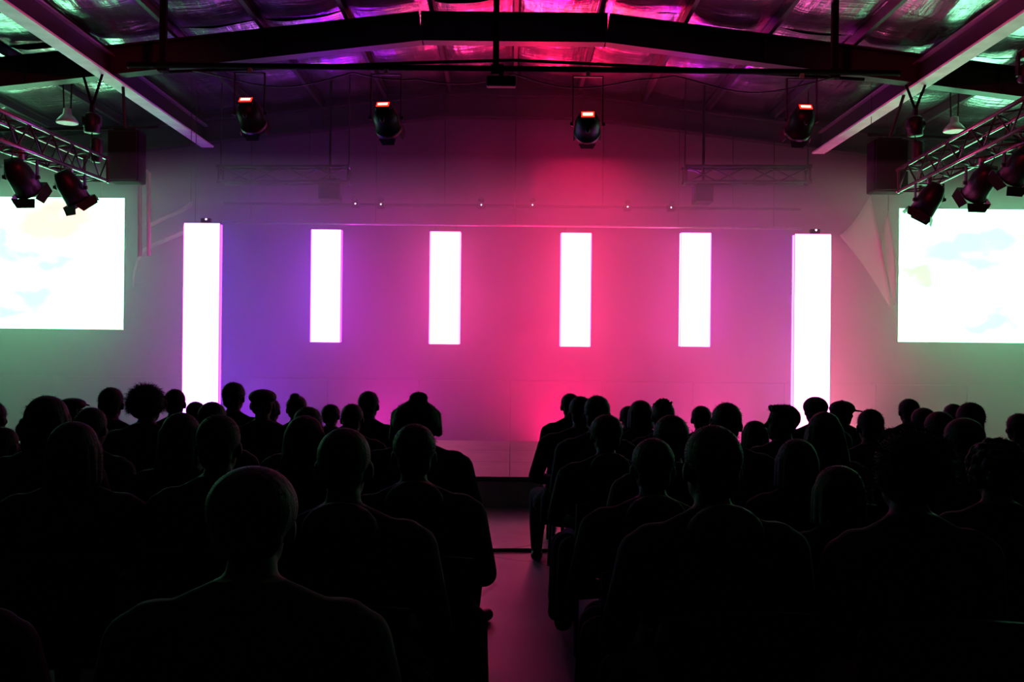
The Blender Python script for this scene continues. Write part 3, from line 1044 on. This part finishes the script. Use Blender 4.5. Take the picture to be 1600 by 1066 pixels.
def body_mesh(name, width=1.0, elbow=0.25, knee=0.115, ankle=None, toe=None, turn=0.0, hood=False, coat=0.0, collar=True, chest=1.0, arms='lap', shade_tails=False):
    b = MB()
    ankle = knee if ankle is None else ankle
    toe = ankle + 0.012 if toe is None else toe
    sw = 0.165 * width
    b.ell((0, -0.02, 0.55), (0.17 * chest, 0.13, 0.115))
    b.ell((0, -0.03, 0.69), (0.155 * chest, 0.115 * chest, 0.15))
    b.ell((0, -0.045, 0.88), (0.178 * chest, 0.12 * chest, 0.19))
    b.capsule((-sw, -0.05, 0.985), 0.068, (sw, -0.05, 0.985), 0.068)
    b.capsule((0, -0.045, 1.0), 0.062, (0, -0.022, 1.12), 0.052)
    for sx in (-1, 1):
        b.capsule((sx * sw * 0.8, -0.05, 1.0), 0.05, (sx * 0.02, -0.045, 1.065), 0.045)
        # leg
        b.capsule((sx * 0.09, 0.0, 0.535), 0.098, (sx * knee, 0.42, 0.515), 0.066)
        b.capsule((sx * knee, 0.42, 0.51), 0.066, (sx * (knee * 0.45 + ankle * 0.55), 0.395, 0.31), 0.060)
        b.capsule((sx * (knee * 0.45 + ankle * 0.55), 0.395, 0.31), 0.060, (sx * ankle, 0.40, 0.10), 0.044)
        b.capsule((sx * ankle, 0.375, 0.048), 0.046, (sx * toe, 0.55, 0.036), 0.036)
        # arm
        b.capsule((sx * (sw + 0.035), -0.05, 0.965), 0.066, (sx * elbow, -0.02, 0.725), 0.052)
        if arms == 'lap':
            wr = V((sx * 0.135, 0.24, 0.645))
            b.capsule((sx * elbow, -0.02, 0.72), 0.050, wr, 0.033)
            b.capsule(wr, 0.030, wr + V((-sx * 0.012, 0.035, 0.0)), 0.027)
            pc = wr + V((-sx * 0.015, 0.065, -0.004))
            b.ell(pc, (0.040, 0.048, 0.017), 12)
            for k, L in enumerate((0.062, 0.074, 0.070, 0.052)):
                q = pc + V(((k - 1.5) * 0.0205 * -sx * -1, 0.036, 0.0))
                m1 = q + V((0, L * 0.5, 0.006))
                m2 = m1 + V((0, L * 0.34, -0.010))
                m3 = m2 + V((0, L * 0.16, -0.014))
                b.capsule(q, 0.0098, m1, 0.0092, 8)
                b.capsule(m1, 0.0092, m2, 0.0088, 8)
                b.capsule(m2, 0.0088, m3, 0.0080, 8)
            t0 = pc + V((-sx * 0.034, -0.022, 0.002))
            t1 = t0 + V((-sx * 0.022, 0.028, 0.003))
            b.capsule(t0, 0.0115, t1, 0.0105, 8)
            b.capsule(t1, 0.0105, t1 + V((-sx * 0.004, 0.026, -0.006)), 0.009, 8)
        if shade_tails:  # dark tails added to cover bright floor where shade should fall
            b.capsule((sx * 0.21, -0.12, 0.56), 0.075, (sx * 0.25, -0.10, 0.14), 0.05)
            b.capsule((sx * 0.20, 0.10, 0.54), 0.075, (sx * 0.25, 0.10, 0.14), 0.05)
            b.capsule((sx * 0.17, 0.34, 0.50), 0.075, (sx * 0.20, 0.36, 0.16), 0.055)
        if coat:
            b.capsule((sx * 0.14, -0.05, 0.62), 0.10, (sx * (0.20 + coat), 0.04, 0.52), 0.085)
            b.capsule((sx * (0.18 + coat * 0.6), -0.06, 0.56), 0.07, (sx * (0.20 + coat * 0.9), -0.05, 0.40), 0.035)
    if collar:
        b.lathe([(0.0, 0.085), (0.03, 0.074), (0.055, 0.070), (0.055, 0.060)], (0, -0.045, 1.035), (0, 0.15, 1), 16)
    if hood:
        b.ell((0, -0.13, 1.03), (0.115, 0.065, 0.085))
    # head
    h = MB()
    C = HC
    h.ell(C + V((0, -0.012, 0.022)), (0.076, 0.096, 0.094), 20)
    h.ell(C + V((0, 0.022, -0.045)), (0.060, 0.066, 0.072), 16)
    h.ell(C + V((0, 0.060, -0.092)), (0.030, 0.026, 0.020), 10)
    h.capsule(C + V((-0.032, 0.078, 0.022)), 0.010, C + V((0.032, 0.078, 0.022)), 0.010, 8)
    h.capsule(C + V((0, 0.086, 0.010)), 0.008, C + V((0, 0.106, -0.024)), 0.013, 8)
    h.ell(C + V((0, 0.080, -0.058)), (0.024, 0.012, 0.010), 10)
    for sx in (-1, 1):
        h.ell(C + V((sx * 0.030, 0.074, 0.002)), (0.014, 0.010, 0.009), 10)
        h.ell(C + V((sx * 0.078, -0.008, -0.012)), (0.012, 0.024, 0.033), 10, Matrix.Rotation(sx * 0.35, 3, 'Z'))
        h.ell(C + V((sx * 0.045, 0.052, -0.022)), (0.024, 0.022, 0.022), 10)
    Rt = Matrix.Rotation(turn, 3, 'Z')
    pv = V((0, -0.022, 0))
    b.add([Rt @ (V(v) - pv) + pv for v in h.v], h.f)

    def pick(c):
        idx = np.zeros(len(c), int)
        idx[(c[:, 2] < 0.60) & (c[:, 1] > 0.10)] = 1
        idx[(c[:, 2] < 0.095) & (c[:, 1] > 0.2)] = 3
        idx[c[:, 2] < 0.095] = 3
        idx[(c[:, 2] > 1.09)] = 2
        hand = (c[:, 2] > 0.612) & (c[:, 1] > 0.262) & (np.abs(c[:, 0]) < 0.19)
        idx[hand] = 2
        return idx
    return remesh(b, name, [M['cloth'], M['trousers'], M['skin'], M['shoe']], 0.0085, 3, pick)


BODY = {
    'plain': body_mesh('body_plain'),
    'broad': body_mesh('body_broad', 1.15, 0.29, 0.14, chest=1.12),
    'slim': body_mesh('body_slim', 0.9, 0.225, 0.10, chest=0.92, collar=False),
    'hood': body_mesh('body_hood', 1.08, 0.27, 0.13, hood=True),
    'shade_coat': body_mesh('body_shade_coat', 1.12, 0.28, 0.12, chest=1.1, hood=True, shade_tails=True),
    'look_left': body_mesh('body_look_left', 1.05, 0.26, turn=math.radians(72)),
    'look_right': body_mesh('body_look_right', 1.05, 0.26, turn=math.radians(-62)),
    'aisle_left': body_mesh('body_aisle_left', 1.22, 0.31, 0.30, 0.285, 0.37, coat=0.08, chest=1.2, hood=True),
    'aisle_right': body_mesh('body_aisle_right', 1.22, 0.315, 0.285, 0.29, 0.28, coat=0.05, chest=1.2),
}


def hair_mesh(kind):
    """hair or headgear around the head centre (origin); returns mesh, half-width, top height above head centre"""
    b = MB()
    rnd = random.Random(kind)

    def cap(r=(0.083, 0.100, 0.092), c=(0, -0.02, 0.034), amp=0.03, fr=9):
        b.ell(c, r, 24, None, lambda p: 1 + amp * noise.noise(p * fr))
    sm, vox = 2, 0.008
    if kind == 'short':
        cap()
        b.ell((0, -0.060, -0.03), (0.066, 0.045, 0.06), 14)
    elif kind == 'cropped':
        cap((0.079, 0.097, 0.087), (0, -0.017, 0.033), 0.01)
        b.ell((0, -0.055, -0.02), (0.062, 0.045, 0.055), 14)
    elif kind == 'quiff':
        cap((0.082, 0.098, 0.090), (0, -0.02, 0.034))
        for k in range(22):
            x, y = rnd.uniform(-0.055, 0.055), rnd.uniform(-0.03, 0.075)
            z = 0.098 - 5.0 * max(0, y - 0.02) ** 2
            b.capsule((x, y, z), 0.016, (x + rnd.uniform(-0.012, 0.012), y + 0.014, z + 0.016 + rnd.uniform(0, 0.008)), 0.007, 6)
        vox = 0.006
    elif kind == 'spiky':
        cap((0.080, 0.097, 0.088), (0, -0.02, 0.032))
        for k in range(46):
            a, t = rnd.uniform(0, 6.28), rnd.uniform(0.0, 1.25)
            n = V((math.sin(t) * math.cos(a), math.sin(t) * math.sin(a), math.cos(t)))
            q = V((n.x * 0.076, n.y * 0.092 - 0.02, n.z * 0.085 + 0.032))
            b.capsule(q, 0.012, q + n * rnd.uniform(0.008, 0.018) + V((0, 0, 0.006)), 0.006, 6)
        vox, sm = 0.006, 1
    elif kind == 'curly':
        cap((0.092, 0.106, 0.098), (0, -0.022, 0.030))
        for k in range(150):
            a, z = rnd.uniform(0, 6.28), rnd.uniform(-0.75, 1)
            n = V((math.sqrt(1 - z * z) * math.cos(a), math.sqrt(1 - z * z) * math.sin(a), z))
            if n.y > 0.55 and n.z < 0.35:
                continue
            b.ell((n.x * 0.098, n.y * 0.108 - 0.022, n.z * 0.100 + 0.026), [rnd.uniform(0.014, 0.026)] * 3, 8)
        vox, sm = 0.006, 1
    elif kind == 'frizzy':
        b.ell((0, -0.03, 0.020), (0.108, 0.112, 0.108), 40, None, lambda p: 1 + 0.06 * noise.noise(p * 4) + 0.05 * noise.noise(p * 12))
        vox, sm = 0.007, 1
    elif kind == 'bob':
        cap((0.092, 0.106, 0.098), (0, -0.022, 0.030))
        for a in range(-5, 6):
            t = math.radians(-90 + a * 21)
            p = V((math.cos(t) * 0.078, math.sin(t) * 0.085 - 0.015, 0.02))
            b.capsule(p, 0.026, V((p.x * 1.14, p.y * 1.08, -0.115 + rnd.uniform(-0.01, 0.01))), 0.020, 8)
    elif kind in ('long', 'long_wide'):
        wd = 1.0 if kind == 'long' else 1.22
        cap((0.088, 0.103, 0.095), (0, -0.022, 0.032))
        for a in range(-4, 5):
            t = math.radians(-90 + a * 22)
            p = V((math.cos(t) * 0.074, math.sin(t) * 0.082 - 0.015, 0.03))
            m1 = V((p.x * 1.15 * wd, p.y * 1.03 - 0.012, -0.10))
            m2 = V((p.x * 1.40 * wd, -0.135 + abs(p.x) * 0.4, -0.235 + rnd.uniform(-0.02, 0.02)))
            b.capsule(p, 0.028, m1, 0.026, 8)
            b.capsule(m1, 0.026, m2, 0.016, 8)
    elif kind == 'bun':
        cap((0.082, 0.099, 0.090), (0, -0.02, 0.032), 0.015)
        b.ell((0, -0.075, 0.105), (0.042, 0.042, 0.038), 14, None, lambda p: 1 + 0.08 * noise.noise(p * 6))
        b.ell((0, -0.060, -0.03), (0.062, 0.045, 0.055), 14)
    elif kind == 'topknot':
        b.ell((0, -0.03, 0.000), (0.128, 0.115, 0.112), 32, None, lambda p: 1 + 0.05 * noise.noise(p * 4))
        b.ell((0.012, -0.03, 0.118), (0.050, 0.050, 0.036), 16, None, lambda p: 1 + 0.06 * noise.noise(p * 6))
        b.capsule((0.098, -0.03, 0.03), 0.035, (0.118, -0.03, -0.06), 0.022)
        b.capsule((-0.098, -0.03, 0.03), 0.035, (-0.118, -0.03, -0.10), 0.026)
    elif kind == 'baseball_cap':
        b.ell((0, -0.012, 0.050), (0.088, 0.105, 0.078), 22)
        b.ell((0, -0.012, 0.129), (0.010, 0.010, 0.006), 8)
        pr = [(-0.075, 0.06), (-0.06, 0.145), (-0.03, 0.172), (0.03, 0.172), (0.06, 0.145), (0.075, 0.06)]
        b.prism([V((x, y, 0.030 - (y - 0.06) * 0.15)) for x, y in pr], (0, 0, 0.013))
        b.ell((0, -0.062, -0.02), (0.066, 0.042, 0.06), 14)
        vox = 0.006
    elif kind == 'flat_cap':
        b.ell((0, -0.008, 0.056), (0.090, 0.108, 0.058), 22)
        b.prism([V((-0.06, 0.09, 0.04)), V((0.06, 0.09, 0.04)), V((0.045, 0.15, 0.03)), V((-0.045, 0.15, 0.03))], (0, 0, 0.014))
        b.ell((0, -0.058, -0.01), (0.070, 0.045, 0.07), 14)
        vox = 0.006
    me = remesh(b, kind, [M['hair']], vox, sm)
    nst, ln, th = {'frizzy': (2600, 0.045, 0.0011), 'curly': (900, 0.02, 0.001), 'baseball_cap': (0, 0, 0), 'flat_cap': (0, 0, 0), 'cropped': (500, 0.007, 0.0008)}.get(kind, (700, 0.018, 0.0009))
    if nst:
        vv = [(v.co.copy(), v.normal.copy()) for v in me.vertices]
        sv = [tuple(p) for p, _n in vv]
        sf = [tuple(p.vertices) for p in me.polygons]
        for _ in range(nst):
            p, n = rnd.choice(vv)
            if n.z < -0.5:
                continue
            d = (n * 0.7 + V((rnd.uniform(-.6, .6), rnd.uniform(-.6, .6), rnd.uniform(-.7, .4)))).normalized()
            L = ln * rnd.uniform(0.3, 1.0)
            q = p + d * L * 0.6
            e = q + (d + V((rnd.uniform(-.5, .5), rnd.uniform(-.5, .5), -0.5))) * L * 0.4
            a = d.orthogonal().normalized() * th
            c = d.cross(a)
            k0 = len(sv)
            for base, sc in ((p - n * 0.002, 1.0), (q, 0.7)):
                for u, w2 in ((1, 0), (-0.5, 0.87), (-0.5, -0.87)):
                    sv.append(tuple(base + (a * u + c * w2) * sc))
            sv.append(tuple(e))
            for i in range(3):
                j = (i + 1) % 3
                sf.append((k0 + i, k0 + j, k0 + 3 + j, k0 + 3 + i))
                sf.append((k0 + 3 + i, k0 + 3 + j, k0 + 6))
        me = bpy.data.meshes.new(kind)
        me.from_pydata(sv, [], sf)
        me.materials.append(M['hair'])
        me.polygons.foreach_set('use_smooth', [True] * len(me.polygons))
    co = np.zeros(len(me.vertices) * 3)
    me.vertices.foreach_get('co', co)
    co = co.reshape(-1, 3)
    return me, float(np.abs(co[co[:, 2] > -0.02][:, 0]).max()), float(co[:, 2].max())


HAIR = {k: hair_mesh(k) for k in ('short', 'cropped', 'quiff', 'spiky', 'curly', 'frizzy', 'bob', 'long', 'long_wide', 'bun', 'topknot', 'baseball_cap', 'flat_cap')}

# chair prototype meshes, unit sized for a 0.44 m seat
cs = MB().bbox((0, 0.02, 0.425), (0.43, 0.42, 0.035), 0.012).mesh('chair_seat', M['chair'])
mbk = MB()
rg = []
for i in range(9):
    t = i / 8
    x = -0.21 + 0.42 * t
    y = -0.235 - 0.03 * math.sin(math.pi * t)
    rg.append([V((x, y - 0.010, 0.58)), V((x, y + 0.010, 0.58)), V((x, y - 0.025, 0.84 + 0.02 * math.sin(math.pi * t))), V((x, y - 0.045, 0.84 + 0.02 * math.sin(math.pi * t)))])
mbk.loft(rg)
cb = mbk.mesh('chair_backrest', M['chair'])
cl = {}
for sx in (-1, 1):
    cl[sx, 1] = MB().tube([(sx * 0.19, 0.20, 0.42), (sx * 0.205, 0.23, 0.0)], 0.012, 8).mesh('chair_leg', M['black_metal'])
    cl[sx, -1] = MB().tube([(sx * 0.195, -0.26, 0.80), (sx * 0.19, -0.20, 0.42), (sx * 0.205, -0.27, 0.0)], 0.012, 8).mesh('chair_leg', M['black_metal'])


def chair(x, y, sz, rz):
    root = thing('stacking_chair', 'black stacking chair under a seated audience member in the dark', 'chair', (x, y, 0), 'audience chairs', rz)
    root.scale = (1.0, 1.0, sz)
    link('seat', cs, root)
    link('backrest', cb, root)
    for k in cl:
        link('leg', cl[k], root)


# x, y, top of the head, head width, body, hair, label
PEOPLE = [
    (-1.27, 2.05, 1.28, .180, 'broad', 'short', 'person mostly outside the left frame edge, shoulder beside the nearest large head'),
    (-0.53, 2.00, 1.32, .185, 'broad', 'cropped', 'nearest person, large close-cropped head with a thin rim of light'),
    (1.15, 2.79, 1.38, .215, 'plain', 'frizzy', 'person with big fuzzy hair before the right screen, seen from behind'),
    (0.59, 2.83, 1.36, .174, 'shade_coat', 'short', 'person with a large rounded head, second row on the right of the aisle'),
    (-0.50, 2.91, 1.33, .160, 'shade_coat', 'cropped', 'slender person in the dark straight ahead of the nearest large head'),
    (1.22, 3.59, 1.16, .180, 'slim', 'bob', 'short person whose low rounded head is the lowest on the right'),
    (1.82, 3.60, 1.27, .211, 'plain', 'curly', 'person with curly hair low under the right screen at the frame edge'),
    (0.54, 3.64, 1.25, .170, 'shade_coat', 'short', 'dim person low down near the aisle, behind the rounded bob on the right'),
    (-1.65, 3.65, 1.29, .195, 'broad', 'bob', 'person with a smooth bob, large dim head at far left before the cap wearer'),
    (-1.11, 3.68, 1.32, .170, 'plain', 'short', 'dim person below the tall left column, nearer than the heads against it'),
    (-0.37, 3.71, 1.29, .188, 'shade_coat', 'short', 'person with a faintly rimmed round head just behind the topknot wearer'),
    (1.31, 4.39, 1.19, .200, 'slim', 'bob', 'person with rounded bob below the tall right column, left of the lowest head'),
    (2.07, 4.40, 1.29, .170, 'plain', 'cropped', 'dim person between the fuzzy head and the curly head on the right'),
    (-2.12, 4.43, 1.35, .185, 'broad', 'bob', 'person with a big smooth dark bob under the left screen'),
    (0.74, 4.44, 1.29, .166, 'shade_coat', 'short', 'person with a rim-lit round head right of the aisle group'),
    (-1.53, 4.49, 1.27, .167, 'slim', 'long', 'person with straight long hair just left of the tall left column'),
    (-0.96, 4.54, 1.26, .188, 'slim', 'long', 'person with long rim-lit hair below the short column with purple halo'),
    (-0.49, 5.05, 1.36, .256, 'aisle_left', 'topknot', 'person in a wide coat with voluminous hair and topknot at the left aisle edge'),
    (1.70, 5.21, 1.27, .215, 'slim', 'long_wide', 'person with long straight hair spreading over the shoulders by the tall right column'),
    (-2.27, 5.23, 1.25, .181, 'plain', 'short', 'dim rounded head between the big bob and the frizzy head at left'),
    (0.52, 5.24, 1.24, .200, 'shade_coat', 'short', 'hooded person directly behind the wide-coated one at the right aisle edge'),
    (2.35, 5.28, 1.27, .150, 'slim', 'cropped', 'small head under the right screen, left of a pair of close heads'),
    (1.19, 5.29, 1.31, .165, 'broad', 'short', 'person with a square upright head below the short column with violet halo'),
    (-1.64, 5.30, 1.28, .150, 'plain', 'cropped', 'low head at the foot of the tall left column, right half'),
    (-2.79, 5.31, 1.13, .150, 'slim', 'short', 'small low head at the left frame edge under the screen'),
    (-1.12, 5.34, 1.26, .165, 'plain', 'short', 'person whose rounded head is just right of the small tufted head'),
    (1.71, 6.02, 1.27, .169, 'look_left', 'quiff', 'person with a spiky fringe looking sideways, left of the tall right column'),
    (-2.27, 6.03, 1.37, .233, 'broad', 'frizzy', 'person with tall frizzy hair between the left screen and tall left column'),
    (0.55, 6.05, 1.31, .160, 'plain', 'short', 'upright head close right of the wide-coated person at the aisle'),
    (2.89, 6.06, 1.29, .178, 'broad', 'short', 'tall dark head standing out under the right screen edge'),
    (2.28, 6.09, 1.24, .165, 'plain', 'short', 'soft dark head alone between the cap wearer and the right screen'),
    (-3.30, 6.14, 1.23, .188, 'plain', 'short', 'person cut by the left frame edge under the screen'),
    (-2.83, 6.82, 1.30, .190, 'plain', 'short', 'person with a neat round head below the left screen corner'),
    (1.08, 6.82, 1.26, .165, 'plain', 'spiky', 'person with short spiky hair, beside a larger round head right of the aisle'),
    (1.74, 6.83, 1.11, .200, 'slim', 'bob', 'low broad head just left of the sideways-looking person'),
    (-1.76, 6.83, 1.29, .182, 'plain', 'flat_cap', 'person with a flat-topped cap right of the tall left column'),
    (-1.12, 6.83, 1.20, .175, 'plain', 'short', 'low head just left of the tall narrow head between the purple and pink columns'),
    (0.50, 6.85, 1.27, .185, 'aisle_right', 'short', 'person in a wide dark jacket at the right aisle edge'),
    (3.62, 6.85, 1.18, .183, 'plain', 'short', 'head at the right frame edge under the right screen'),
    (2.95, 6.87, 1.21, .165, 'plain', 'cropped', 'blurred low head left of the tall dark one under the right screen'),
    (-3.48, 6.94, 1.07, .150, 'slim', 'bun', 'small low head with a bun at far left'),
    (2.41, 7.61, 1.25, .190, 'broad', 'cropped', 'person whose round head is in front of the tall right column'),
    (-2.66, 7.63, 1.26, .180, 'plain', 'short', 'head touching the left side of the tall left column'),
    (1.03, 7.63, 1.21, .215, 'plain', 'bob', 'person with a large round head, first clear one right of the aisle pair'),
    (-2.19, 7.63, 1.32, .200, 'plain', 'short', 'tall person with a broad rounded head, right of the tall left column'),
    (-1.69, 7.63, 1.24, .160, 'slim', 'bun', 'small tufted head left of the short purple column'),
    (-1.12, 7.63, 1.26, .185, 'plain', 'short', 'tall narrow head rising between the purple and pink short columns'),
    (1.52, 7.64, 1.17, .168, 'plain', 'short', 'right one of two low heads beneath the violet-haloed column'),
    (-3.52, 7.74, 1.17, .190, 'plain', 'flat_cap', 'person with a flat cap tucked against the big smooth bob at left'),
    (3.41, 8.23, 1.22, .190, 'plain', 'short', 'blurred taller head at the near edge of the right screen'),
    (2.88, 8.35, 1.19, .195, 'look_right', 'baseball_cap', 'person in a peaked cap looking sideways, just right of the tall right column'),
    (0.52, 8.36, 1.23, .178, 'plain', 'short', 'head peeking over the wide-jacketed person, nearest the aisle'),
    (-2.75, 8.43, 1.12, .174, 'plain', 'short', 'low head at the foot of the tall left column, left half'),
    (3.88, 8.43, 1.17, .180, 'plain', 'short', 'half-hidden head close left of the tall dark one under the right screen'),
    (-1.57, 8.43, 1.11, .180, 'plain', 'short', 'low round head midway between the purple column and its pink neighbour'),
    (-2.10, 8.46, 1.15, .165, 'plain', 'short', 'low head between the flat-topped cap and the small tufted head'),
    (1.04, 8.46, 1.12, .178, 'plain', 'short', 'left one of two low heads beneath the violet-haloed column'),
]
prnd = random.Random(5)
for (x, y, zt, wd, bk, hk, label) in PEOPLE:
    hm, hw, htop = HAIR[hk]
    sz = zt / (HC.z + htop)
    sxy = min(1.08, max(0.9, 0.55 + 0.45 * sz)) if 'aisle' not in bk else 1.0
    rz = math.radians(prnd.uniform(-9, 9)) if 'aisle' not in bk and 'look' not in bk else 0.0
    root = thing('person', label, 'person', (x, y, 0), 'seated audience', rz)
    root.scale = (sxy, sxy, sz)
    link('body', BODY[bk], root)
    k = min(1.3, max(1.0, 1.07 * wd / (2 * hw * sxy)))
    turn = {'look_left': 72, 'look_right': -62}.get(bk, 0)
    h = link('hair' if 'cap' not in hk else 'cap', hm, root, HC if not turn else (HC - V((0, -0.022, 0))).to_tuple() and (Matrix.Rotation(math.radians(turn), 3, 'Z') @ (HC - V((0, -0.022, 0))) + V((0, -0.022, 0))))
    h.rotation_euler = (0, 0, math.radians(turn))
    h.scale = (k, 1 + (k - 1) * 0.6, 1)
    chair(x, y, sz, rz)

# ------------------------------------------------------------------ haze over the stage
hz = bpy.data.materials.new('haze')
hz.use_nodes = True
nt = hz.node_tree
nt.nodes.remove(nt.nodes['Principled BSDF'])
vs = nt.nodes.new('ShaderNodeVolumeScatter')
vs.inputs['Color'].default_value = (0.95, 0.95, 0.95, 1)
vs.inputs['Density'].default_value = HAZE
vs.inputs['Anisotropy'].default_value = 0.15
nt.links.new(vs.outputs[0], nt.nodes['Material Output'].inputs['Volume'])
o = MB().box((0, 15.1, 2.13), (2 * HX - 0.1, 4.28, 4.24)).build('haze', hz)
tag(o, 'thin theatrical haze filling the air above and around the stage', 'haze', None, 'stuff')
hz2 = hz.copy()
hz2.node_tree.nodes['Volume Scatter'].inputs['Density'].default_value = HAZE * 0.05
o = MB().box((0, 15.1, 5.22), (2 * HX - 0.1, 4.28, 1.92)).build('haze', hz2)
tag(o, 'fainter upper haze drifting under the roof over the stage', 'haze', None, 'stuff')
